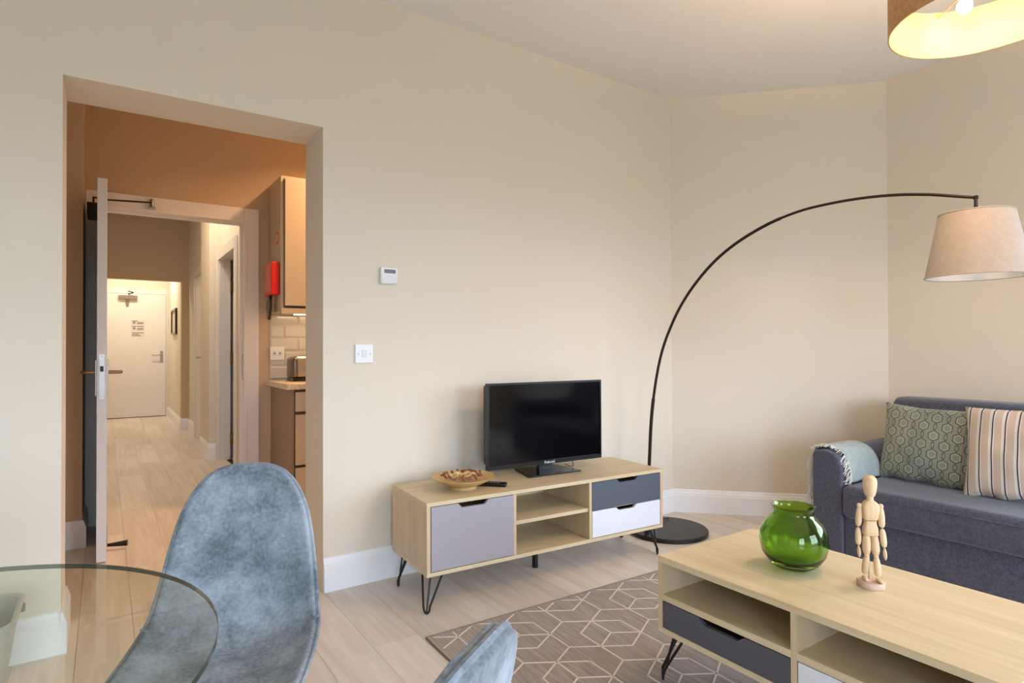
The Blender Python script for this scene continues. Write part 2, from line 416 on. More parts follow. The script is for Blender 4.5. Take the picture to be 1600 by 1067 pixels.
# windows (behind the viewer)
def window(n, axis, at, a, b, WZ0, WZ1):
    w = bpy.data.objects.new('window_%d' % n, None); COL.objects.link(w); w['kind'] = 'structure'
    t = .045; bars = [(a, a+t, WZ0, WZ1), (b-t, b, WZ0, WZ1), ((a+b)/2-.02, (a+b)/2+.02, WZ0, WZ1), (a, b, WZ0, WZ0+t), (a, b, WZ1-t, WZ1), (a, b, 1.75, 1.79)]
    for p, q, z0, z1 in bars:
        if axis == 'y': box('frame_bar', 'white', w, p, q, at-.11, at-.06, z0, z1)
        else: box('frame_bar', 'white', w, at+.06, at+.11, p, q, z0, z1)
    if axis == 'y': box('window_sill', 'white', w, a-.05, b+.05, at-.06, at+.06, WZ0-.03, WZ0, .006)
    else: box('window_sill', 'white', w, at-.06, at+.06, a-.05, b+.05, WZ0-.03, WZ0, .006)
window(1, 'y', YS, *WIN_S[0], SZ0, SZ1); window(2, 'y', YS, *WIN_S[1], SZ0, SZ1); window(3, 'x', XE, *WIN_E, WZ0, WZ1)

# skirting: profile (depth, height)
SK = [(0, 0), (.020, 0), (.020, .118), (.016, .124), (.016, .132), (.011, .142), (.008, .156), (.004, .160), (0, .160)]
def skirting(name, p, q, parent=None, ext0=0, ext1=0, k=1.0):
    """board whose back runs p->q on the floor; the room is on its right hand side"""
    p, q = Vector((*p, 0)), Vector((*q, 0)); t = (q-p).normalized(); nrm = Vector((t.y, -t.x, 0))
    v = []; n = len(SK)
    for e, ex in ((p, -1), (q, 1)):
        x = ext0 if ex < 0 else ext1
        for d, h in SK: v.append(e + nrm*d*k + t*ex*x*(d/.02) + Vector((0, 0, h)))
    f = [tuple(range(n)), tuple(range(2*n-1, n-1, -1))] + [(i, n+i, n+(i+1) % n, (i+1) % n) for i in range(n)]
    o = MB().add(v, f).build(name, 'white', parent)
    return o if parent else struct(o)
skirting('baseboard_north', (OX1, D), (CXA, D), ext0=.0, ext1=-.008)
skirting('baseboard_northwest', (XW, D), (OX0, D))
skirting('baseboard_northeast', (CXA, CYA), (CXB, CYB), ext0=-.008, ext1=-.008)
skirting('baseboard_east', (CXB, CYB), (XE, YS), ext0=-.008)
skirting('baseboard_opening', (OX0, D-.02), (OX0, YR))

# lobby
wall('wall_lobby', [(-1.05, DX0-.02, YB, YB2, 0, H), (DX1+.02, 2.6, YB, YB2, 0, H), (DX0-.02, DX1+.02, YB, YB2, DZ+.02, H)], 'tanwall')
wall('wall_lobby_nib', [(-1.05, -.107, 4.37, YB, 0, H)], 'tanwall')
wall('wall_lobby_west', [(-1.05, -.9, YR, 4.37, 0, H)])
wall('wall_lobby_east', [(2.5, 2.6, YR, YB, 0, H)])
struct(box('ceiling_lobby', 'ceil', None, -1.05, 2.6, YR, YB2, H, H+.1))
skirting('baseboard_lobby_nib', (-.9, 4.37), (-.107, 4.37), ext1=.02)
skirting('baseboard_lobby_return', (-.107, 4.37), (-.107, 4.83), ext0=.02)

# hall
wall('wall_hall_west', [(HX0-.15, HX0, YB2, YE, 0, HZ)])
wall('wall_hall_east', [(1.0, 1.1, YB2, 6.02, 0, HZ), (1.0, 1.1, 6.92, 7.75, 0, HZ), (1.0, 1.1, 6.02, 6.92, 2.1, HZ), (1.01, 1.11, 7.75, YN, 0, HZ)])
wall('wall_hall_pier', [(.92, 1.0, 7.07, 7.74, 0, HZ)])
wall('wall_hall_screen', [(.92, 1.11, YN, YN+.15, 0, HZ), (HX0, .92, YN, YN+.15, 2.14, HZ)], 'tanwall')
wall('wall_hall_far_east', [(.92, 1.02, YN+.15, YE, 0, 2.9)])
wall('wall_hall_end', [(HX0, 1.02, YE, YE+.1, 0, 2.9)])
struct(box('ceiling_hall', 'ceil', None, HX0-.15, 1.2, YB2, YN+.1, HZ, HZ+.1))
struct(box('ceiling_hall_far', 'ceil', None, HX0-.15, 1.1, YN+.1, YE+.1, 2.9, 3.0))
wall('wall_side_room', [(2.3, 2.4, 5.2, 7.2, 0, HZ), (1.1, 2.4, 5.2, 5.3, 0, HZ), (1.1, 2.4, 7.1, 7.2, 0, HZ)])
struct(box('ceiling_side_room', 'ceil', None, 1.1, 2.4, 5.2, 7.2, HZ, HZ+.1))
struct(box('floor_side_room', 'plank', None, 1.12, 2.4, 5.3, 7.1, -.012, .0))
skirting('baseboard_pier', (.92, 7.07), (1.0, 7.07), ext0=.02)
skirting('baseboard_pier_side', (.92, 7.74), (.92, 7.07), ext1=.02)
skirting('baseboard_hall_east', (1.01, YN), (1.01, 9.02))
skirting('baseboard_screen', (.92, YN), (1.01, YN), ext0=.02)
skirting('baseboard_hall_far', (.92, YE), (.92, YN), ext1=.02)

def architrave(name, x0, x1, z1, y, w=.105, d=.02, cl=None):
    """flat moulded casing round a doorway in a wall facing -y"""
    t = bpy.data.objects.new(name, None); COL.objects.link(t); t['kind'] = 'structure'
    l0 = max(x0-w, cl) if cl is not None else x0-w
    if x0-l0 > .01:
        box('casing_leg', 'door', t, l0, x0, y-d, y, 0, z1+w, .004)
        box('casing_bead', 'door', t, x0-.022, x0, y-d-.006, y-d, 0, z1+.022, .002)
    box('casing_leg', 'door', t, x1, x1+w, y-d, y, 0, z1+w, .004)
    box('casing_bead', 'door', t, x1, x1+.022, y-d-.006, y-d, 0, z1+.022, .002)
    box('casing_head', 'door', t, x0, x1, y-d, y, z1, z1+w, .004)
    box('casing_bead', 'door', t, x0, x1, y-d-.006, y-d, z1, z1+.022, .002)
    return t
tr = architrave('trim_1', DX0, DX1, DZ, YB, cl=-.106)
m = MB(); m.box(DX0-.02, DX0, YB, YB2, 0, DZ+.02); m.build('jamb', 'door', tr)
m = MB(); m.box(DX1, DX1+.02, YB, YB2, 0, DZ+.02); m.build('jamb', 'door', tr)
m = MB(); m.box(DX0, DX1, YB, YB2, DZ, DZ+.02); m.build('jamb_head', 'door', tr)
box('door_stop', 'door', tr, DX1-.014, DX1, YB+.05, YB+.09, 0, DZ)
box('door_stop', 'door', tr, DX0, DX1-.014, YB+.05, YB+.09, DZ-.014, DZ)
box('strike_plate', 'steel', tr, DX1-.003, DX1, YB+.012, YB+.04, .93, 1.13)

def lever(parent, x, y, z, side, along, ln=.12):
    """lever handle: sticks out along x*side, then runs along y*along"""
    m = MB()
    m.tube(catmull([(x, y, z), (x+side*.035, y, z), (x+side*.055, y+along*.012, z), (x+side*.058, y+along*.05, z), (x+side*.056, y+along*ln, z)], 5), .0095, 10)
    return m.build('lever_handle', 'steel', parent, True)
def lever_y(parent, x, y, z, along, ln=.12):
    m = MB(); m.tube(catmull([(x, y, z), (x, y-.035, z), (x+along*.012, y-.055, z), (x+along*.05, y-.058, z), (x+along*ln, y-.056, z)], 5), .0095, 10)
    return m.build('lever_handle', 'steel', parent, True)
# open door of the lobby
LY0 = 3.975
d1 = bpy.data.objects.new('door_1', None); COL.objects.link(d1); d1['kind'] = 'structure'; d1['label'] = 'white hall door standing open towards the living room'
box('door_leaf', 'door', d1, DX0, .011, LY0, YB-.004, .006, 2.107, .002)
lk = box('lock_faceplate', 'steel', d1, -.024, 0, LY0-.002, LY0+.01, .893, 1.141)
box('latch', 'bronze', lk, -.020, -.004, LY0-.008, LY0+.004, 1.045, 1.075)
for z in (.908, 1.126): MB().lathe([(.004, 0), (.004, .0015), (0, .002)], n=10, rot=Matrix.Rotation(PI/2, 3, 'X'), c=(-.012, LY0-.002, z)).build('screw', 'white', lk)
for sd in (1, -1):
    x = .011 if sd > 0 else DX0
    bp = box('back_plate', 'steel', d1, min(x, x+sd*.008), max(x, x+sd*.008), LY0+.035, LY0+.08, .91, 1.11, .002)
    m = MB(); m.tube(catmull([(x, LY0+.057, 1.04), (x+sd*.035, LY0+.057, 1.04), (x+sd*.06, LY0+.06, 1.04), (x+sd*.066, LY0+.075, 1.04), (x+sd*.066, LY0+.17, 1.04)], 5), .010, 10)
    m.build('lever_handle', 'lever', bp, True)
cl = box('closer_body', 'bronze', d1, -.092, DX0, 4.50, 4.72, 2.0, 2.075, .006)
m = MB(); m.tube([(-.06, 4.6, 2.075), (-.06, 4.6, 2.125), (.0, 4.66, 2.13), (.268, 4.80, 2.175)], .006, 8); m.build('closer_arm', 'bronze', cl, True)
br = box('closer_bracket', 'steel', cl, .245, .29, 4.79, 4.83, 2.13, 2.145, .003)
m = MB(); m.lathe([(.014, 0), (.014, .05), (.008, .058), (0, .058)], (.268, 4.805, 2.143), 12); m.build('bracket_post', 'steel', cl, True)
ds = box('kick_stop_plate', 'steel', d1, .011, .016, 4.19, 4.25, .02, .14)
m = MB(); m.tube([(.012, 4.22, .028), (.05, 4.205, .030), (.115, 4.19, .032)], [.009, .012, .018], 10); m.build('kick_stop_arm', 'blackp', d1, True)

# far end of the hall
d2 = bpy.data.objects.new('door_2', None); COL.objects.link(d2); d2['kind'] = 'structure'; d2['label'] = 'closed flush white entrance door at the far end of the hall'
FX0, FX1, FZ = .03, .885, 2.105
box('door_leaf', 'door', d2, FX0+.004, FX1-.004, YE-.03, YE, .012, FZ-.004, .002)
box('threshold', 'gap', d2, FX0, FX1, YE-.028, YE, 0, .012)
box('gap_shade', 'gap', d2, FX0, FX1, YE-.004, YE+.001, 0, FZ)  # dark sheet painted as the shade in the gap round the leaf
hp = box('back_plate', 'steel', d2, FX1-.09, FX1-.045, YE-.037, YE-.03, .93, 1.13, .002)
lever_y(hp, FX1-.068, YE-.035, 1.06, -1, .15)
cb = box('closer_body', 'steel', d2, .19, .46, YE-.09, YE-.03, 2.0, 2.075, .004)
m = MB(); m.tube([(.33, YE-.10, 2.085), (.40, YE-.16, 2.115), (.33, YE-.05, 2.14)], .009, 8); m.build('closer_arm', 'bronze', cb, True)
m = MB(); m.prism([(.285, 2.0), (.30, 1.88), (.335, 1.88), (.35, 2.0)], 'y', YE-.04, YE-.032); m.build('closer_cover', 'steel', cb)
architrave('trim_2', FX0, FX1, FZ, YE, w=.085)
# side door in the hall, open into its room
d3 = bpy.data.objects.new('door_3', None); COL.objects.link(d3); d3['kind'] = 'structure'; d3['label'] = 'white side door off the hall opened inwards on brass hinges'
box('door_leaf', 'door', d3, 1.125, 1.94, 6.865, 6.908, .006, 2.085, .002)
for z in (.22, 1.07, 1.82): box('hinge', 'brass', d3, 1.095, 1.13, 6.858, 6.925, z-.055, z+.055)
t3 = bpy.data.objects.new('trim_3', None); COL.objects.link(t3); t3['kind'] = 'structure'
box('casing_leg', 'door', t3, .98, 1.0, 6.935, 7.048, 0, 2.2, .004)
box('casing_leg', 'door', t3, .98, 1.0, 5.89, 6.005, 0, 2.2, .004)
box('casing_head', 'door', t3, .98, 1.0, 6.005, 6.935, 2.095, 2.2, .004)
box('jamb', 'door', t3, 1.0, 1.1, 6.91, 6.92, 0, 2.1); box('jamb', 'door', t3, 1.0, 1.1, 6.02, 6.03, 0, 2.1); box('jamb_head', 'door', t3, 1.0, 1.1, 6.03, 6.91, 2.09, 2.1)
# closed door further along the same side
d4 = bpy.data.objects.new('door_4', None); COL.objects.link(d4); d4['kind'] = 'structure'; d4['label'] = 'closed white door between the pier and the screen wall of the hall'
box('door_leaf', 'door', d4, .995, 1.01, 8.08, 8.92, .006, 2.1, .002)
box('back_plate', 'steel', d4, .988, .995, 8.16, 8.20, .95, 1.12, .002)
lever(d4, .99, 8.18, 1.06, -1, 1)
t4 = bpy.data.objects.new('trim_4', None); COL.objects.link(t4); t4['kind'] = 'structure'
box('casing_leg', 'door', t4, .985, 1.01, 8.925, 9.02, 0, 2.2, .004); box('casing_leg', 'door', t4, .985, 1.01, 7.98, 8.075, 0, 2.2, .004); box('casing_head', 'door', t4, .985, 1.01, 8.075, 8.925, 2.105, 2.2, .004)
# notice on the entrance door and frame on the hall wall
t = thing('notice_sheet', 'white printed notice sheet stuck on the far entrance door', 'notice', (.365, YE-.0315, 1.364))
box('paper_sheet', 'paper', t, 0, .205, -.001, 0, 0, .291)
for i, (x0, x1, z) in enumerate([(.02, .10, .275), (.03, .07, .235), (.09, .185, .25), (.09, .18, .23), (.02, .08, .185), (.09, .19, .185), (.03, .07, .14), (.09, .185, .15), (.09, .18, .13), (.02, .19, .075), (.02, .12, .05), (.02, .15, .028)]):
    box('print_line', 'ink', t, x0, x1, -.0016, -.001, z-.008, z+.008 if x1-x0 > .05 else z+.03)
t = thing('picture_frame', 'black framed picture hanging on the hall wall near the entrance door', 'picture', (.92, 10.8, 1.39))
for a in ((-.35, .35, 0, .03), (-.35, .35, .37, .40), (-.35, -.32, .03, .37), (.32, .35, .03, .37)):
    box('frame_bar', 'blackp', t, -.03, -.001, a[0], a[1], a[2], a[3])
box('picture_panel', 'mount', t, -.012, -.001, -.32, .32, .03, .37)

# ------------------------------------------------------------------ kitchen in the lobby
KX = 1.042
# tiles on the wall
tp = struct(box('wall_tile_backing', 'grout', None, KX+.003, 2.45, YB-.006, YB, .928, 1.43))
rows = [(.931, 1.030), (1.037, 1.143), (1.150, 1.246), (1.253, 1.348), (1.354, 1.428)]
for r, (z0, z1) in enumerate(rows):
    x = KX+.005; first = [.21, .105, .21, .105, .21][r]
    while x < 2.4:
        w = first if first else .21; first = None
        mt = MB(); e = .012
        v = [(x+.002, YB-.006, z0), (x+w-.004, YB-.006, z0), (x+w-.004, YB-.006, z1), (x+.002, YB-.006, z1), (x+e, YB-.014, z0+e), (x+w-.002-e, YB-.014, z0+e), (x+w-.002-e, YB-.014, z1-e), (x+e, YB-.014, z1-e)]
        mt.add(v, [(4, 5, 6, 7), (0, 1, 5, 4), (1, 2, 6, 5), (2, 3, 7, 6), (3, 0, 4, 7)]).build('tile', 'tile', tp)
        x += w
t = thing('wall_cabinet', 'tan kitchen wall cabinet seen through the opening', 'cabinet', (0, 0, 0))
box('carcass', 'tan', t, KX, 1.66, 4.475, YB-.001, 1.435, 2.41, .002)
box('gap_shade', 'gap', t, KX+.02, 1.655, 4.472, 4.476, 1.46, 2.39)  # brown sheet stands in for the shade round the cabinet door
box('cabinet_door', 'tan', t, KX+.024, 1.65, 4.452, 4.472, 1.475, 2.386, .003)
box('light_pelmet', 'tan', t, KX, 1.66, 4.455, 4.475, 1.415, 1.455, .002)
t2 = thing('base_cabinet', 'taupe kitchen base cabinet below the stone worktop', 'cabinet', (0, 0, 0))
box('carcass', 'taupe', t2, 1.055, 1.66, 4.24, YB-.001, .0, .887, .002)
box('gap_shade', 'gap', t2, 1.075, 1.655, 4.236, 4.241, .1, .885)  # shade between the drawer fronts, put in as a brown sheet
for z0, z1 in ((.735, .868), (.37, .715), (.10, .35)): box('drawer_front', 'tan', t2, 1.08, 1.65, 4.216, 4.236, z0, z1, .003)
tag(box('worktop', 'worktop', None, 1.012, 2.45, 4.19, YB-.015, .888, .928, .004), 'speckled cream stone kitchen worktop under the tiles', 'worktop')
t = thing('fire_blanket_case', 'red fire blanket case on the side of the wall cabinet', 'fire blanket', (0, 0, 0))
box('case', 'red', t, .983, KX-.001, 4.50, 4.72, 1.555, 1.79, .006)
box('instruction_panel', plain('pink_lit_label', (205, 120, 105), .5), t, .981, .983, 4.515, 4.705, 1.58, 1.775)  # pinkish light on this side is put into the panel colour
m = MB(); m.prism([(4.60, 1.555), (4.66, 1.555), (4.70, 1.47), (4.66, 1.38), (4.64, 1.38), (4.59, 1.47)], 'x', .99, 1.01); m.build('pull_tape', 'blackp', t)
t = thing('safety_sticker', 'small white and red safety sticker above the fire blanket', 'sticker', (KX-.001, 4.58, 1.93))
box('red_border', 'red', t, -.001, 0, -.035, .035, 0, .085); box('white_panel', 'paper', t, -.0016, -.001, -.022, .022, .014, .071)
t = thing('fused_switch', 'white double switch plate on the kitchen tiles', 'switch', (1.047, YB-.0145, 1.08))
box('plate', 'white', t, 0, .103, -.012, 0, 0, .10, .003)
for x in (.018, .058): 
    s_ = box('rocker', 'lacq', t, x, x+.027, -.016, -.012, .03, .07, .002); box('rocker_mark', 'ink', s_, x+.006, x+.021, -.0164, -.016, .044, .056)
t = thing('toaster', 'chrome and cream toaster on the kitchen worktop', 'toaster', (1.12, 4.47, .928))
rbox('body', 'steel', t, .015, .31, .0, .17, .02, .185, .03)
box('base', 'blackp', t, .005, .32, -.005, .175, 0, .024, .004)
rbox('end_cap', plain('toaster_grey', (120, 112, 104), .3, metal=.8), t, 0, .05, -.006, .176, .022, .175, .03)
for z in (.045, .065, .085): MB().lathe([(.007, 0), (.007, .006), (0, .006)], (.1, 0, z), 12, rot=Matrix.Rotation(PI/2, 3, 'X')).build('button', 'bronze', t)
box('slot_shade', 'dark', t, .07, .28, .04, .065, .184, .1865); box('slot_shade', 'dark', t, .07, .28, .105, .13, .184, .1865)  # flat dark strips painted for the shade in open slots
t = thing('under_cabinet_light', 'small warm strip lamp under the kitchen wall cabinet', 'lamp', (1.16, 4.56, 1.412))
box('housing', 'white', t, 0, .3, 0, .05, .012, .023); box('diffuser', emit('strip_glow', (1, .75, .45), 25), t, .005, .295, .004, .046, .006, .012)
def downlight(name, label, x, y, z, watt, r=.045, col=WARM, spread=180):
    t = thing(name, label, 'lamp', (x, y, z))
    MB().lathe([(r+.02, -.001), (r+.02, -.006), (r, -.008), (r-.004, -.003), (r-.004, -.001)], n=28).build('ring', 'white', t, True)
    MB().lathe([(0, -.004), (r-.004, -.004), (r-.004, -.002)], n=24).build('lens', emit('lens_glow', col, 12), t)
    l = bpy.data.lights.new('downlight_lamp', 'AREA'); l.shape = 'DISK'; l.size = .12; l.energy = watt; l.color = col; l.spread = math.radians(spread)
    o = bpy.data.objects.new('downlight_lamp', l); COL.objects.link(o); o.parent = t; o.location = (0, 0, -.02)
downlight('ceiling_downlight', 'warm recessed downlight in the lobby ceiling above the kitchen', 1.55, 4.0, H, LOBBY_W, col=(1, .56, .28), spread=140)
downlight('ceiling_downlight', 'warm recessed downlight in the hall ceiling behind the lobby door', .4, 6.6, HZ, HALL_W, col=(1, .78, .55))
downlight('ceiling_downlight', 'warm recessed downlight in front of the far entrance door', .4, 11.0, 2.9, HALL_W*1.2, col=(1, .85, .68))

# ------------------------------------------------------------------ wall fittings
t = thing('thermostat', 'white square thermostat with a grey display on the wall', 'thermostat', (1.158, D, 1.496))
box('body', 'thermo', t, 0, .09, -.022, 0, 0, .084, .004); box('display', 'lcd', t, .016, .078, -.0228, -.0215, .054, .074)
box('flap', 'lacq', t, .004, .086, -.0235, -.021, .004, .048, .001)
t = thing('wall_plate', 'white square outlet plate on the wall below the thermostat', 'outlet', (1.027, D, 1.094))
box('plate', 'white', t, 0, .093, -.011, 0, 0, .094, .004)
box('centre_module', 'lacq', t, .034, .058, -.0135, -.010, .03, .066, .002)
for x in (.015, .078): MB().lathe([(.0045, 0), (.0045, .0015), (0, .002)], (x, -.011, .047), 12, rot=Matrix.Rotation(PI/2, 3, 'X')).build('screw', 'steel', t)

# ------------------------------------------------------------------ media unit
def hairpin(parent, foot, tops, zt, r=.0048, z0=0):
    """three steel rods meeting at the foot"""
    fx, fy = foot; a, b, c = [Vector((*p, zt)) for p in tops]; f = Vector((fx, fy, r+z0))
    d = (c-a); d.z = 0; d.normalize(); w = .016
    m = MB()
    m.tube([a, f-d*w+Vector((0, 0, .03)), f-d*w*.85+Vector((0, 0, .012)), f-d*w*.45+Vector((0, 0, .002)), f, f+d*w*.45+Vector((0, 0, .002)), f+d*w*.85+Vector((0, 0, .012)), f+d*w+Vector((0, 0, .03)), c], r, 8)
    m.tube([b, f+Vector((0, 0, .004))], r, 8)
    ca = (a+b+c)/3
    o = m.build('hairpin_leg', 'blackm', parent, True)
    box('mounting_plate', 'blackm', o, min(a.x, b.x, c.x)-.008, max(a.x, b.x, c.x)+.008, min(a.y, b.y, c.y)-.008, max(a.y, b.y, c.y)+.008, zt-.003, zt)
    return o
def cut_front(name, mat, parent, a0, a1, z0, z1, c0, c1, cd, plane, t=.016, axis='y', sl=.02):
    """panel with a trapezoid finger cut in its top edge"""
    if cd: poly = [(a0, z0), (a1, z0), (a1, z1), (c1, z1), (c1-sl, z1-cd), (c0+sl, z1-cd), (c0, z1), (a0, z1)]
    else: poly = [(a0, z0), (a1, z0), (a1, z1), (a0, z1)]
    m = MB(); m.prism(poly, axis, plane, plane+t)
    return m.build(name, mat, parent, bevel=.001, seg=1)
ts = thing('tv_stand', 'light oak media unit with grey, slate and white fronts on hairpin legs', 'tv stand', (1.1761, 2.4039, 0), -.0526)
SW, SD, SB, ST, th = 1.432, .436, .155, .483, .018
box('top_panel', 'oakx', ts, 0, SW, 0, SD, ST-th, ST, .001)
box('bottom_panel', 'oakx', ts, 0, SW, 0, SD, SB, SB+th, .001)
box('side_panel', 'oakz', ts, 0, th, 0, SD, SB+th, ST-th, .0008); box('side_panel', 'oakz', ts, SW-th, SW, 0, SD, SB+th, ST-th, .0008)
box('divider', 'oakz', ts, .452, .466, .004, SD-.01, SB+th, ST-th); box('divider', 'oakz', ts, .909, .925, .001, SD-.01, SB+th, ST-th)
box('shelf', 'oakx', ts, .466, .909, .012, SD-.01, .314, .332)
box('back_panel', 'oakx', ts, th, SW-th, SD-.01, SD-.004, SB+th, ST-th)
box('drawer_rail', 'oakx', ts, .925, SW-th, .02, SD-.02, .309, .321)
cut_front('drop_door', 'lilac', ts, .022, .450, SB+th+.003, ST-th-.003, .155, .312, .021, .0)
cut_front('drawer_front', 'slate', ts, .928, SW-th-.003, .318, ST-th-.003, 1.096, 1.247, .018, .0)
cut_front('drawer_front', 'lacq', ts, .928, SW-th-.003, SB+th+.003, .313, 1.09, 1.235, .018, .0)
hairpin(ts, (-.004, -.006), [(.02, .10), (.03, .03), (.085, .02)], SB)
hairpin(ts, (.0, .352), [(.02, .30), (.03, .37), (.085, .40)], SB)
hairpin(ts, (1.405, .018), [(1.35, .02), (1.39, .03), (1.40, .10)], SB)
hairpin(ts, (1.432, .352), [(1.41, .30), (1.40, .37), (1.345, .40)], SB)
MB().lathe([(.016, 0), (.016, SB)], (.713, .218, 0), 16).build('centre_leg', 'blackp', ts, True)

# ------------------------------------------------------------------ television
tv = thing('television', 'black flat screen television on the media unit', 'television', (2.02, 2.655, ST+.0006), -.075)
TW, TH, TB = .745, .452, .045
box('back_shell', 'blackp', tv, -TW/2+.01, TW/2-.01, -.008, .045, TB+.02, TB+TH-.01, .012)
m = MB(); z0, z1, bz = TB, TB+TH, .011
m.box(-TW/2, TW/2, -.032, -.006, z1-bz, z1); m.box(-TW/2, -TW/2+bz, -.032, -.006, z0, z1-bz); m.box(TW/2-bz, TW/2, -.032, -.006, z0, z1-bz); m.box(-TW/2+bz, TW/2-bz, -.032, -.006, z0, z0+.022)
m.build('bezel', 'blackp', tv)
box('screen_panel', 'screen', tv, -TW/2+bz, TW/2-bz, -.027, -.008, z0+.022, z1-bz)
m = MB(); m.prism([(-.17, -.11), (.17, -.11), (.13, .11), (-.13, .11)], 'z', 0, .010); m.build('foot', 'blackp', tv, bevel=.003)
m = MB(); m.prism([(-.045, .008), (.045, .008), (.035, TB+.05), (-.035, TB+.05)], 'y', -.012, .02); m.build('neck', 'blackp', tv, bevel=.003)
text_mesh('brand_lettering', 'Polaroid', .020, 'white', tv, Matrix.Translation((.012, -.0325, TB+.0105)) @ Matrix.Rotation(PI/2, 4, 'X'))
m = MB(); m.tube(catmull([(.185, .02, TB+.02), (.187, -.01, .02), (.19, .02, .0045), (.2, .09, .0045)], 5), .0022, 6); m.build('cable', 'blackp', tv, True)

# bowl with potpourri, remote
BX, BY = 1.455, 2.572
bw = MB().lathe([(.066, 0), (.068, .011), (.062, .015), (.10, .025), (.143, .048), (.152, .054), (.154, .058), (.148, .058), (.112, .040), (.066, .027), (0, .024)], n=48).build('bowl', 'bowl', None, True, ang=60, loc=(BX, BY, ST+.0005))
tag(bw, 'shallow bamboo bowl of potpourri on the left of the media unit', 'bowl')
PK = [('brown curled bark piece in the potpourri bowl', plain('bark', (142, 92, 62), .8, var=.2)), ('cream wood shaving in the potpourri bowl', plain('shaving', (226, 196, 140), .8)), ('dark red dried pod in the potpourri bowl', plain('pod', (104, 46, 34), .6)), ('pale pink petal chip in the potpourri bowl', plain('chip', (205, 156, 128), .8))]
pms = []
for k in range(4):
    m = MB()
    if k == 0: m.tube(catmull([(-.016, 0, 0), (-.006, .004, .004), (.006, .003, .002), (.015, -.003, .004)], 3), [.004]*3+[.006]*4+[.004]*3, 6)
    elif k == 1: m.prism([(-.012, -.008), (.008, -.010), (.013, .004), (.0, .011), (-.011, .006)], 'z', -.002, .002)
    elif k == 2: m.lathe([(0, -.008), (.008, -.006), (.011, 0), (.008, .007), (.003, .010), (0, .010)], n=8)
    else: m.lathe([(0, -.001), (.009, .001), (.013, .006), (.012, .008), (.008, .004), (0, .002)], n=7)
    me = bpy.data.meshes.new('potpourri_piece'); me.from_pydata(m.v, [], m.f); me.materials.append(PK[k][1])
    pms.append(me)
i = 0
for ring, cnt in ((.012, 3), (.036, 8), (.062, 13), (.084, 16)):
    for j in range(cnt):
        a = 2*PI*j/cnt + ring*40; k = (i*7+j) % 4; i += 1
        o = obj('potpourri_piece', pms[k]); rr = ring+random.uniform(-.006, .006)
        o.location = (BX+rr*math.cos(a), BY+rr*math.sin(a), ST+.034+.020*(ring/.084)**2+random.uniform(.006, .015)+.006*(ring < .07))
        o.rotation_euler = (random.uniform(-.6, .6), random.uniform(-.6, .6), random.uniform(0, 6)); s = random.uniform(.85, 1.25); o.scale = (s, s, s)
        tag(o, PK[k][0], 'potpourri', 'potpourri pieces, '+PK[k][0].split(' in ')[0])
rc = thing('remote_control', 'black remote control lying beside the bamboo bowl', 'remote', (1.590, 2.528, ST+.0005), -.80)
rbox('casing', 'blackp', rc, -.078, .078, -.022, .022, 0, .018, .006)
for ix in range(7):
    for iy in range(3): box('button', 'ink' if ix < 3 else 'lcd', rc, -.07+ix*.017, -.06+ix*.017, -.014+iy*.011, -.007+iy*.011, .0178, .0195)

# ------------------------------------------------------------------ arc lamp
al = thing('arc_floor_lamp', 'black arc floor lamp with a cream drum shade over the sofa', 'floor lamp', (0, 0, 0))
MB().lathe([(.245, .0), (.25, .003), (.25, .022), (.245, .027), (0, .027)], (2.95, 2.60, 0), 64).build('base', 'blackm', al, True)
A = Vector((2.785, 2.62, 0)); S = Vector((3.09, 1.0, 0)); u_ = (S-A).normalized()
prof = [(.0, .02), (.012, .25), (.022, .452), (.045, .787), (.103, 1.10), (.19, 1.318), (.296, 1.487), (.436, 1.637), (.586, 1.743), (.762, 1.823), (.925, 1.866), (1.076, 1.88), (1.217, 1.881), (1.35, 1.871), (1.474, 1.85), (1.59, 1.82), (1.645, 1.806)]
PATH = [A + u_*d + Vector((0, 0, z)) for d, z in catmull([Vector((d, z, 0)) for d, z in prof], 5) for d, z in [(d, z)]] if False else [A + u_*q.x + Vector((0, 0, q.y)) for q in catmull([Vector((d, z, 0)) for d, z in prof], 5)]
k3 = len(PATH)
for a, b, r in ((0, 17, .0105), (16, 48, .0085), (47, k3, .007)):
    MB().tube(PATH[a:b], r, 12).build('arm_section', 'bronze', al, True)
MB().lathe([(.016, 0), (.016, .03), (.011, .05), (.011, .06)], (A.x, A.y, .027), 16).build('pole_collar', 'blackm', al, True)
SP = PATH[-1]
jm = MB().lathe([(.0, -.012), (.010, -.007), (.012, 0), (.010, .007), (0, .012)], SP, 14).build('tip_joint', 'bronze', al, True)
SX, SY = SP.x, SP.y
MB().tube([(SX-.006, SY, SP.z), (SX-.007, SY, SP.z-.05)], .005, 8).build('hanger', 'bronze', al, True)
MB().tube([(SX+.006, SY, SP.z), (SX+.007, SY, SP.z-.055)], .005, 8).build('hanger', 'bronze', al, True)
ZT, ZB_ = 1.738, 1.466; RT, RB = .134, .186
sh = MB().lathe([(RB, ZB_), (RT, ZT), (RT-.003, ZT), (RB-.003, ZB_)], (SX, SY, 0), 64, closed=True)
sh.m = [1 if 128 <= i_ < 192 else 0 for i_ in range(len(sh.f))]
sh.build('lamp_shade', ['shade', 'shadein'], al, True)
for z, r in ((ZB_, RB), (ZT, RT)): MB().tube([(SX+r*math.cos(a), SY+r*math.sin(a), z) for a in [2*PI*i/48 for i in range(48)]], .0028, 6, closed=True).build('rim_tape', 'shade', al, True)
m = MB()
for a in (0, 2*PI/3, 4*PI/3): m.tube([(SX, SY, ZT-.01), (SX+RT*math.cos(a), SY+RT*math.sin(a), ZT-.004)], .0018, 6)
m.build('spider_frame', 'blackm', al, True)
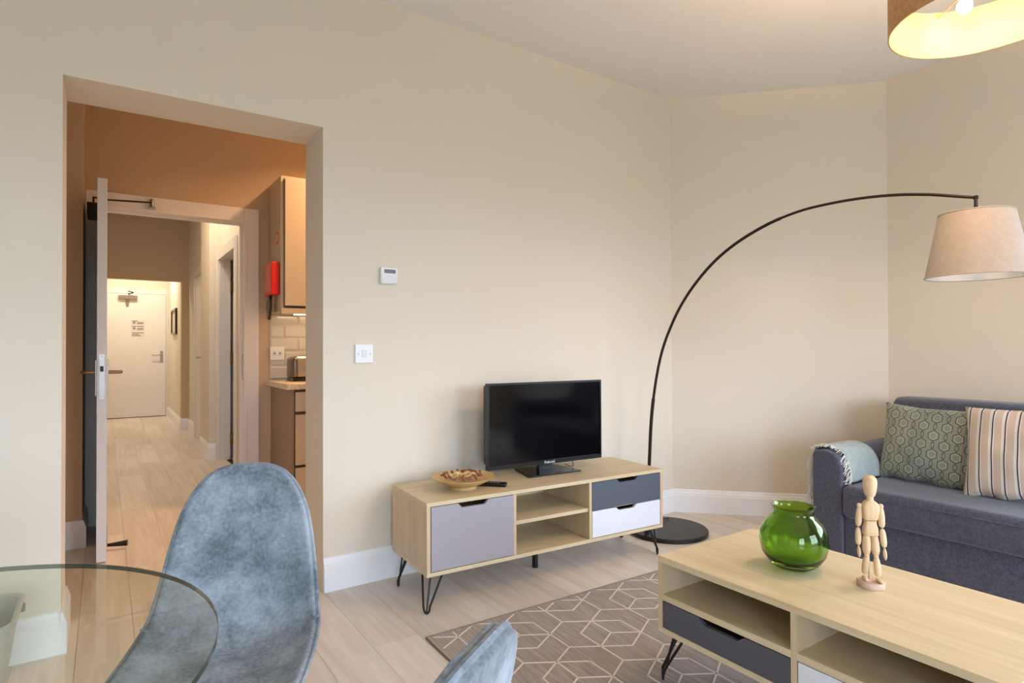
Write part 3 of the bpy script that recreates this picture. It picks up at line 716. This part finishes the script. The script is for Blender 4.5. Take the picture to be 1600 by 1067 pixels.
MB().lathe([(.014, ZT-.06), (.016, ZT-.01), (.010, ZT+.01), (.010, ZT+.03)], (SX, SY, 0), 14).build('lamp_holder', 'blackp', al, True)
MB().lathe([(0, ZT-.15), (.018, ZT-.145), (.029, ZT-.12), (.026, ZT-.095), (.014, ZT-.06)], (SX, SY, 0), 18).build('bulb', 'shadein', al, True)
cp = catmull([(A.x+.02, A.y+.02, .04), (2.84, 2.75, .05), (2.98, 2.83, .012), (3.10, 2.80, .008), (3.10, 2.72, .035), (3.0, 2.74, .032), (2.9, 2.80, .012), (2.7, 2.86, .006)], 6)
MB().tube(cp, .003, 6).build('power_cord', 'blackp', al, True)

# ------------------------------------------------------------------ rug
rg = thing('area_rug', 'grey brown woven rug with cream cube line pattern', 'rug', (1.07, 2.2, 0), -.0251)
RW, RL = 1.62, 2.32
box('woven_field', 'rug', rg, .004, RW-.004, -RL+.004, -.004, .0006, .0070)
m = MB()
for a in ((0, RW, -.004, 0), (0, RW, -RL, -RL+.004), (0, .004, -RL, 0), (RW-.004, RW, -RL, 0)): m.box(*a, .0006, .0074)
m.build('bound_edge', 'rugedge', rg)
gx, gy = .1074, .062; J0 = (.541, -.1925)
segs = set()
def sg(a, b):
    segs.add((a, b) if a < b else (b, a))
for p in range(-12, 14):
    for q in range(-14, 14):
        c = (1+3*p+3*q, -3+3*p-3*q)
        ad = lambda d: (c[0]+d[0], c[1]+d[1])
        hx = [(0, 2), (1, 1), (1, -1), (0, -2), (-1, -1), (-1, 1)]
        for i in range(6): sg(ad(hx[i]), ad(hx[(i+1) % 6]))
        for d in ((0, 2), (1, -1), (-1, -1)): sg(c, ad(d))
        for a, b in (((0, 2), (-1, 3)), ((0, 2), (1, 3)), ((1, -1), (2, 0)), ((1, -1), (1, -3)), ((-1, -1), (-2, 0)), ((-1, -1), (-1, -3))): sg(ad(a), ad(b))
m = MB(); bx0, bx1, by0, by1 = .022, RW-.022, -RL+.022, -.020
for a, b in segs:
    P = Vector((J0[0]+a[0]*gx, J0[1]+a[1]*gy)); Q = Vector((J0[0]+b[0]*gx, J0[1]+b[1]*gy))
    t0, t1 = 0., 1.; dd = Q-P; ok = True
    for pp, qq, lo, hi in ((P.x, dd.x, bx0, bx1), (P.y, dd.y, by0, by1)):
        if abs(qq) < 1e-9:
            if not lo <= pp <= hi: ok = False
            continue
        u0, u1 = (lo-pp)/qq, (hi-pp)/qq
        if u0 > u1: u0, u1 = u1, u0
        t0, t1 = max(t0, u0), min(t1, u1)
    if not ok or t1-t0 < .02: continue
    A2, B2 = P+dd*t0, P+dd*t1; tt = dd.normalized(); nn = Vector((-tt.y, tt.x))*.0031; A2 = A2-tt*.0025; B2 = B2+tt*.0025
    z0, z1 = .0068, .0082
    v = [(*(A2-nn), z0), (*(B2-nn), z0), (*(B2+nn), z0), (*(A2+nn), z0), (*(A2-nn), z1), (*(B2-nn), z1), (*(B2+nn), z1), (*(A2+nn), z1)]
    m.add(v, [(4, 5, 6, 7), (0, 1, 5, 4), (1, 2, 6, 5), (2, 3, 7, 6), (3, 0, 4, 7)])
o = m.build('woven_lines', 'rugline', rg); o['kind'] = 'stuff'

# ------------------------------------------------------------------ coffee table
ct = thing('coffee_table', 'light oak coffee table with charcoal and white drawers on hairpin legs', 'coffee table', (1.56, 1.417, 0))
CW, CL, CB, CT, tk = .532, .97, .205, .461, .021      # runs from y=0 to y=-CL
box('top_panel', 'oaky', ct, 0, CW, -CL, 0, CT-tk, CT, .001)
box('bottom_panel', 'oaky', ct, 0, CW, -CL, 0, CB, CB+.018, .001)
box('side_panel', 'oakz', ct, 0, CW, -.018, 0, CB+.018, CT-tk, .0008); box('side_panel', 'oakz', ct, 0, CW, -CL, -CL+.018, CB+.018, CT-tk, .0008)
yd = -CL/2
box('divider', 'oakz', ct, .001, CW-.014, yd-.009, yd+.009, CB+.018, CT-tk)
box('shelf', 'oaky', ct, .001, CW-.014, yd+.009, -.018, .315, .335); box('shelf', 'oaky', ct, .001, CW-.014, -CL+.018, yd-.009, .315, .335)
box('back_panel', 'oaky', ct, CW-.014, CW-.004, -CL+.018, -.018, CB+.018, CT-tk)
def ct_front(mat, y0, y1):
    c = (y0+y1)/2
    poly = [(y0, CB+.021), (y1, CB+.021), (y1, .312), (c+.085, .312), (c+.06, .293), (c-.06, .293), (c-.085, .312), (y0, .312)]
    m = MB(); m.prism(poly, 'x', .0, .016); return m.build('drawer_front', mat, ct, bevel=.001, seg=1)
ct_front('charcoal', yd+.012, -.021); ct_front('lacq', -CL+.021, yd-.012)
def cleg(fx, fy, sx, sy):
    hairpin(ct, (fx, fy), [(fx+sx*.012, fy-sy*.10), (fx+sx*.022, fy-sy*.045), (fx+sx*.085, fy-sy*.03)], CB, z0=.0085)
cleg(.055, .030, 1, 1); cleg(CW-.055, .030, -1, 1); cleg(.055, -CL-.03, 1, -1); cleg(CW-.055, -CL-.03, -1, -1)
for o in list(ct.children):
    if o.name.startswith('hairpin_leg'): o.location.z = .0

# vase
vz = CT+.0005
vo = [(r*.97, z*.98) for r, z in [(0, 0), (.045, .0), (.055, .003), (.078, .020), (.098, .050), (.106, .085), (.103, .118), (.088, .150), (.069, .170), (.062, .178), (.0605, .186), (.065, .197), (.068, .202)]]
vi = [(r*.97, z*.98) for r, z in [(.0655, .203), (.062, .197), (.0575, .186), (.059, .177), (.0665, .168), (.085, .148), (.0995, .118), (.1025, .085), (.0945, .052), (.074, .026), (.04, .016), (0, .014)]]
va = thing('glass_vase', 'round green glass vase on the coffee table', 'vase', (1.830, 1.090, vz))
MB().lathe(vo+vi, n=64).build('vase_body', 'vase', va, True, ang=80)

# mannequin
mn = thing('artist_mannequin', 'jointed wooden artist mannequin standing on the coffee table', 'mannequin', (1.874, .877, CT+.0005), -.78)
MB().lathe([(.036, 0), (.037, .003), (.037, .015), (.035, .018), (0, .018)], n=36).build('stand_base', 'mbase', mn, True)
MB().tube([(.0, .012, .016), (.0, .012, .19)], .0022, 8).build('support_rod', 'steel', mn, True)
def limb(name, p, q, prof, parent=mn, mat='maple', sx=1, sy=1):
    """lathe along p->q; prof: (t, r)"""
    p, q = Vector(p), Vector(q); d = q-p; ln = d.length; rot = d.to_track_quat('Z', 'Y').to_matrix()
    return MB().lathe([(r, t*ln) for t, r in prof], p, 16, rot=rot, sx=sx, sy=sy).build(name, mat, parent, True, ang=60)
EGG = [(0, 0), (.06, .6), (.2, .85), (.45, 1), (.75, .97), (.92, .7), (1, 0)]
def eg(r): return [(t, k*r) for t, k in EGG]
HIP, WAI, SHO, HD = .170, .205, .255, .272
MB().lathe([(.0, 0), (.0125, .0005), (.0142, .004), (.0168, .016), (.0188, .032), (.0190, .042), (.0165, .053), (.010, .059), (0, .061)], (0, 0, .266), 20, sx=1, sy=1.08).build('head', 'maple', mn, True, ang=60)
MB().lathe([(.0105, .248), (.0095, .254), (.0095, .268)], n=14).build('neck', 'maple', mn, True)
def block(name, secs, mat='maple'):
    """stack of rounded rectangles (z, half x, half y, y offset)"""
    v = []; n = 20
    for z, hx_, hy_, oy in secs:
        for j in range(n):
            a = 2*PI*j/n; c_, s_ = math.cos(a), math.sin(a); e = .48
            v.append((hx_*math.copysign(abs(c_)**e, c_), oy+hy_*math.copysign(abs(s_)**e, s_), z))
    f = [(i*n+j, i*n+(j+1) % n, (i+1)*n+(j+1) % n, (i+1)*n+j) for i in range(len(secs)-1) for j in range(n)]
    f += [tuple(range(n-1, -1, -1)), tuple(range((len(secs)-1)*n, len(secs)*n))]
    return MB().add(v, f).build(name, mat, mn, True, ang=50)
block('chest', [(.196, .017, .012, 0), (.200, .019, .014, 0), (.224, .0225, .0155, -.002), (.238, .0225, .0155, -.001), (.247, .0175, .0125, 0), (.252, .0115, .0105, 0)])
block('pelvis', [(.150, .018, .012, 0), (.153, .0205, .0145, 0), (.172, .019, .0145, 0), (.186, .015, .012, 0), (.194, .0165, .012, 0)])
for s in (-1, 1):
    sx_ = s*.0285
    MB().lathe([(0, -.008), (.006, -.006), (.008, 0), (.006, .006), (0, .008)], (sx_, 0, .236), 14).build('shoulder_ball', 'maple', mn, True)
    e_ = (s*.0315, .004 if s < 0 else -.002, .172); w_ = (s*.0325, .0 if s < 0 else -.014, .118)
    limb('upper_arm', (sx_, 0, .236), e_, eg(.0092)); limb('forearm', e_, w_, eg(.0085))
    limb('hand', w_, (w_[0], w_[1]-.008, w_[2]-.034), [(0, .003), (.3, .0075), (.6, .008), (.85, .005), (1, 0)], sx=.6)
for s, kn, an in ((-1, (-.012, -.006, .092), (-.013, .010, .030)), (1, (.011, -.012, .092), (.017, -.008, .030))):
    limb('thigh', (s*.010, 0, .158), kn, eg(.0115)); limb('shin', kn, an, eg(.0098))
    MB().lathe([(0, -.007), (.005, -.005), (.007, 0), (.005, .005), (0, .007)], kn, 12).build('knee_ball', 'maple', mn, True)
    limb('foot', (an[0], an[1]+.010, .0225), (an[0]+s*.004, an[1]-.028, .0215), [(0, 0), (.08, .005), (.4, .0065), (.8, .007), (.95, .005), (1, 0)], sx=1, sy=.55 if True else 1)

# ------------------------------------------------------------------ sofa
sf = thing('sofa', 'dark slate blue fabric sofa against the right hand wall', 'sofa', (0, 0, 0))
SXF, SXB = 3.27, 4.27; YA0, YA1 = 1.675, 1.835; YL = -.30
rbox('base_front', 'sofa', sf, SXF+.02, SXB-.05, YL, YA0, .04, .262, .012)
rbox('seat_cushion', 'sofa', sf, SXF-.02, 4.04, YL+.003, YA0-.004, .256, .428, .035, 5)
bk = MB(); bk.prism([(3.82, .40), (4.25, .30), (4.25, .80), (4.22, .855), (4.05, .858), (4.01, .83)], 'y', YL-.03, YA0+.07)
o = bk.build('backrest', 'sofa', sf, bevel=.03, seg=4)
for p in o.data.polygons: p.use_smooth = True
for s, (y0, y1) in enumerate(((YA0, YA1), (YL-.16, YL))):
    inner = y0 if s == 0 else y1; outer = y1 if s == 0 else y0
    sg_ = 1 if s == 0 else -1
    pf = [(outer, .05), (outer, .575), (outer-sg_*.012, .592), (outer-sg_*.05, .600), (outer-sg_*.085, .598), (outer-sg_*.12, .585), (outer-sg_*.145, .555), (inner, .51), (inner, .05)]
    if s == 1: pf = pf[::-1]
    m = MB(); m.prism(pf[::-1], 'x', SXF, SXB-.02); o = m.build('arm', 'sofa', sf, smooth=True, ang=50, bevel=.012, seg=3)
for x, y in ((3.36, 1.78), (3.36, -.4), (4.15, 1.78), (4.15, -.4)): MB().lathe([(.02, 0), (.024, .05)], (x, y, 0), 14).build('foot', 'blackp', sf, True)
MB().tube([(SXF-.021, YL+.03, .392), (SXF-.021, YA0-.04, .392)], .003, 6).build('seat_seam', 'sofa', sf, True)

def cushion(name, label, mat, w, h, t, loc, rz, tilt, roll, group=None):
    n = 26; vs = []; fs = []
    for side in (-1, 1):
        for i in range(n+1):
            for j in range(n+1):
                u = -1+2*i/n; v = -1+2*j/n
                ex = (1-.07*(1-v*v)**1.0*1.0); ez = (1-.07*(1-u*u))
                x = u*w/2*ex; z = v*h/2*ez
                th_ = t/2*max(0, (1-u*u)*(1-v*v))**.42
                wob = .006*math.sin(7*u+3*v)*math.sin(5*v-u)*(1-u*u)
                sag = .008*math.sin(9*u+1)*max(0, -v)**3
                vs.append((x, side*(th_+wob*(side < 0)), z+sag))
    k = (n+1)**2
    for i in range(n):
        for j in range(n):
            a, b, c, d = i*(n+1)+j, (i+1)*(n+1)+j, (i+1)*(n+1)+j+1, i*(n+1)+j+1
            fs.append((a, b, c, d)); fs.append((k+a, k+d, k+c, k+b))
    m = MB().add(vs, fs); o = m.build(name, mat, None, True, ang=180)
    import bmesh
    bm = bmesh.new(); bm.from_mesh(o.data); bmesh.ops.remove_doubles(bm, verts=bm.verts, dist=.0004); bm.to_mesh(o.data); bm.free()
    o.location = loc; o.rotation_euler = (Matrix.Rotation(rz, 3, 'Z') @ Matrix.Rotation(-tilt, 3, 'X') @ Matrix.Rotation(roll, 3, 'Y')).to_euler()
    return tag(o, label, 'cushion', group)
cushion('sofa_cushion', 'sage green cushion printed with dark hexagon chains, nearest the sofa arm', 'hex', .465, .43, .15, (3.70, 1.435, .630), -PI/2, .24, .03)
cushion('sofa_cushion', 'pink and cream cushion with dark vertical stripes on the sofa', 'stripe', .50, .46, .15, (3.632, .992, .650), -PI/2, .30, -.06)

# throw over the arm
tw = thing('throw_blanket', 'pale blue grey throw with cream fringe draped over the sofa arm', 'blanket', (0, 0, 0))
sec = catmull([(YA1+.022, .30, 0), (YA1+.016, .45, 0), (YA1+.014, .57, 0), (YA1-.004, .603, 0), (YA1-.05, .612, 0), (YA1-.09, .609, 0), (YA1-.125, .594, 0), (YA1-.152, .560, 0), (YA0-.012, .505, 0), (YA0-.018, .436, 0)], 5)
nx = 14; vs = []; TX0, TX1 = 3.335, 3.635
for i, p in enumerate(sec):
    for j in range(nx+1):
        x = TX0+(TX1-TX0)*j/nx + .012*math.sin(i*.17+1)*(j/nx)
        w_ = .0035*math.sin(j*1.1+i*.13)
        vs.append((x, p.x+(w_ if (i < 12) else -w_*(i > 36)), p.y+(abs(w_) if 12 <= i <= 36 else 0)))
fs = [(i*(nx+1)+j, (i+1)*(nx+1)+j, (i+1)*(nx+1)+j+1, i*(nx+1)+j+1) for i in range(len(sec)-1) for j in range(nx)]
o = MB().add(vs, fs).build('blanket_cloth', 'throw', tw, True, ang=180)
sol = o.modifiers.new('thick', 'SOLIDIFY'); sol.thickness = .006; sol.offset = 1
m = MB()
for i in range(0, len(sec)-1):
    for q in range(3):
        p = sec[i].lerp(sec[i+1], (q+random.random()*.6)/3)
        up = 1 if p.y > .58 else 0; out_ = .006
        inn = p.x < YA1-.13
        base = Vector((TX0+.004, p.x+(out_*.5 if p.x > YA1 else (-.004 if inn else 0)), p.y+.006*up))
        ln = random.uniform(.035, .060); jx = random.uniform(-.012, .012)
        e1 = base+Vector((-ln*.5, jx*.5, .005*up-.010*(1-up)+random.uniform(-.004, .006))); e2 = base+Vector((-ln, jx+random.uniform(-.01, .01), (-.001 if up else -.03)+random.uniform(-.006, .004)))
        if p.y > .58: e2.z = max(e2.z, p.y+.003); e1.z = max(e1.z, p.y+.004)
        if inn: e2.z = max(e2.z, .432); e1.y = min(e1.y, YA0-.008) if p.y < .5 else e1.y
        m.tube(catmull([base, e1, e2], 2), .0016, 4)
for i in range(34):
    z = .575-.007*i; y = YA1+.026
    m.tube(catmull([(TX0+.004, YA1+.018, z), (TX0-.012+random.uniform(-.008, .006), y+random.uniform(0, .02), z-.03), (TX0-.022+random.uniform(-.012, .012), y+.012+random.uniform(-.008, .018), z-.075-random.uniform(0, .03))], 2), .0016, 4)
for i in range(26):
    x = TX0+(TX1-TX0)*i/25; m.tube(catmull([(x, YA1+.024, .305), (x-.01+random.uniform(-.01, .01), YA1+.028, .27), (x-.02+random.uniform(-.015, .015), YA1+.024, .22+random.uniform(-.01, .01))], 2), .0018, 4)
o = m.build('fringe', 'fringe', tw, True); o['kind'] = 'stuff'

# ------------------------------------------------------------------ dining table, chairs, bin
TZ = .78; TC = (-.29, 1.0); TR = .429
dt = thing('dining_table', 'round glass dining table in the near left corner', 'table', (TC[0], TC[1], 0))
gt = MB().lathe([(TR-.001, TZ-.008), (TR, TZ-.007), (TR, TZ-.001), (TR-.001, TZ)], n=128)
gt.m = [1]*(128*3)+[0, 0]
gt.build('glass_top', ['tabletop', 'tableedge'], dt, True)
for k in range(4):
    a = PI/4+k*PI/2; MB().tube([(.045*math.cos(a), .045*math.sin(a), TZ-.03), (.26*math.cos(a), .26*math.sin(a), .012)], [.012, .010], 12).build('leg', 'steel', dt, True)
MB().lathe([(.09, TZ-.024), (.09, TZ-.0105)], n=32).build('top_plate', 'steel', dt, True)

def make_chair(label, loc, rz, group):
    t = thing('dining_chair', label, 'chair', loc, rz, group)
    # profile from the top of the back to the front of the seat: (y, z, half width, side lift)
    pr = [(0.262, 0.865, 0.0342, 0.000), (0.259, 0.855, 0.0703, 0.003), (0.253, 0.835, 0.1007, 0.006), (0.244, 0.800, 0.1273, 0.010), (0.232, 0.750, 0.1492, 0.015), (0.217, 0.690, 0.1634, 0.020), (0.199, 0.620, 0.1748, 0.027), (0.181, 0.560, 0.1833, 0.034), (0.155, 0.505, 0.1900, 0.042), (0.105, 0.468, 0.1957, 0.048), (0.035, 0.452, 0.1976, 0.048), (-0.060, 0.450, 0.1957, 0.042), (-0.150, 0.458, 0.1900, 0.030), (-0.200, 0.462, 0.1786, 0.018), (-0.235, 0.452, 0.1568, 0.008), (-0.248, 0.435, 0.1330, 0.000)]
    P = catmull([Vector((a, b, 0)) for a, b, c, d in pr], 3); Wd = catmull([Vector((c, d, 0)) for a, b, c, d in pr], 3)
    nu = 16; vs = []; edge0 = []; edge1 = []
    for i, p in enumerate(P):
        tn = (P[min(i+1, len(P)-1)]-P[max(i-1, 0)]).normalized(); nm = Vector((tn.y, -tn.x, 0))   # towards the sitter
        if nm.x > 0 and nm.y < 0: nm = -nm
        w, lf = Wd[i].x, Wd[i].y
        for j in range(nu+1):
            u = -1+2*j/nu; uu = math.sin(u*PI/2)*.35+u*.65
            q = p+nm*(lf*abs(u)**2.2)
            vs.append((uu*w, q.x, q.y))
        edge0.append(vs[-nu-1]); edge1.append(vs[-1])
    fs = [(i*(nu+1)+j, i*(nu+1)+j+1, (i+1)*(nu+1)+j+1, (i+1)*(nu+1)+j) for i in range(len(P)-1) for j in range(nu)]
    o = MB().add(vs, fs).build('seat_shell', 'suede', t, True, ang=180)
    s = o.modifiers.new('thick', 'SOLIDIFY'); s.thickness = .028; s.offset = 0; s.use_even_offset = False
    sb = o.modifiers.new('soft', 'SUBSURF'); sb.levels = 1; sb.render_levels = 2
    top = [vs[j] for j in range(nu+1)]; bot = [vs[(len(P)-1)*(nu+1)+j] for j in range(nu+1)]
    loop = edge0[::-1][:-1] + top + edge1[1:-1] + bot[::-1][:-1]
    pp = MB().tube(loop, .0055, 6, closed=True).build('piping', 'suede', t, True)
    r_ = 26; seam = [(vs[r_*(nu+1)+j][0], vs[r_*(nu+1)+j][1]-.008, vs[r_*(nu+1)+j][2]+.0125) for j in range(nu+1)]
    MB().tube(seam, .0028, 6).build('seat_seam', 'suede', t, True)
    for sx in (-1, 1):
        for sy in (-1, 1):
            MB().tube([(sx*.11, sy*.10, .435), (sx*.20, sy*.205, 0.004)], [.011, .008], 12).build('leg', 'blackm', t, True)
    box('seat_bracket', 'blackm', t, -.12, .12, -.11, .11, .424, .434)
    return t
make_chair('grey blue suede dining chair tucked at the far side of the glass table', (.2094, 1.4497, 0), math.radians(-24), 'dining chairs')
make_chair('grey blue suede dining chair, only its backrest corner showing in the foreground', (.176, .745, 0), math.radians(-147), 'dining chairs')

bn = thing('waste_bin', 'grey plastic waste bin under the glass table by the wall', 'bin', (-.385, 2.60, 0))
def rring(hx, hy, r, z, n=6):
    out = []
    for cx, cy, a0 in ((hx-r, hy-r, 0), (-hx+r, hy-r, PI/2), (-hx+r, -hy+r, PI), (hx-r, -hy+r, 3*PI/2)):
        for i in range(n+1):
            a = a0+PI/2*i/n; out.append((cx+r*math.cos(a), cy+r*math.sin(a), z))
    return out
rings = [rring(.105, .12, .05, 0), rring(.145, .165, .06, .29), rring(.155, .175, .065, .292), rring(.157, .177, .065, .302), rring(.150, .170, .06, .306), rring(.140, .160, .057, .30), rring(.100, .115, .047, .012)]
n = len(rings[0]); v = [p for r in rings for p in r]
f = [(i*n+j, i*n+(j+1) % n, (i+1)*n+(j+1) % n, (i+1)*n+j) for i in range(len(rings)-1) for j in range(n)] + [tuple(range(n-1, -1, -1)), tuple(range((len(rings)-1)*n, len(rings)*n))]
MB().add(v, f).build('bin_body', 'bin', bn, True, ang=50)
MB().box(.146, .163, .04, .058, .272, .300).build('rim_clip', 'lcd', bn, bevel=.004)

# ------------------------------------------------------------------ pendant lamps
def pendant(label, px, py, PZ0=2.30, ph=.178, PR=.284):
    pl = thing('pendant_lamp', label, 'pendant lamp', (px, py, PZ0))
    sh = MB().lathe([(PR, 0), (PR, ph), (PR-.004, ph), (PR-.004, 0)], n=96, closed=True)
    sh.m = [1 if 192 <= i_ < 288 else 0 for i_ in range(len(sh.f))]
    sh.build('drum_shade', ['cork', 'gold'], pl, True)
    m = MB(); bl = []
    for k in range(3):
        a = math.radians(48+120*k); e = (.11*math.cos(a), .11*math.sin(a)); m.tube([(0, 0, ph-.02), (e[0], e[1], ph-.02)], .006, 8); m.tube([(e[0], e[1], ph-.02), (e[0], e[1], ph-.045)], .013, 10)
        m.tube([(e[0], e[1], ph-.02), (PR*math.cos(a)*.985, PR*math.sin(a)*.985, ph-.02)], .003, 6); bl.append(e)
    m.build('lamp_frame', 'steel', pl, True)
    for e in bl: MB().lathe([(0, -.055), (.014, -.052), (.024, -.036), (.023, -.020), (.012, 0)], (e[0], e[1], ph-.04), 18).build('bulb', 'bulb', pl, True)
    MB().tube([(0, 0, ph-.02), (0, 0, H-PZ0-.02)], .004, 8).build('cord', 'blackp', pl, True)
    MB().lathe([(.05, H-PZ0-.03), (.055, H-PZ0-.001)], n=24).build('ceiling_rose', 'white', pl, True)
pendant('brown drum pendant lamp with a glowing pale yellow lining at the upper right', 2.52, .788)
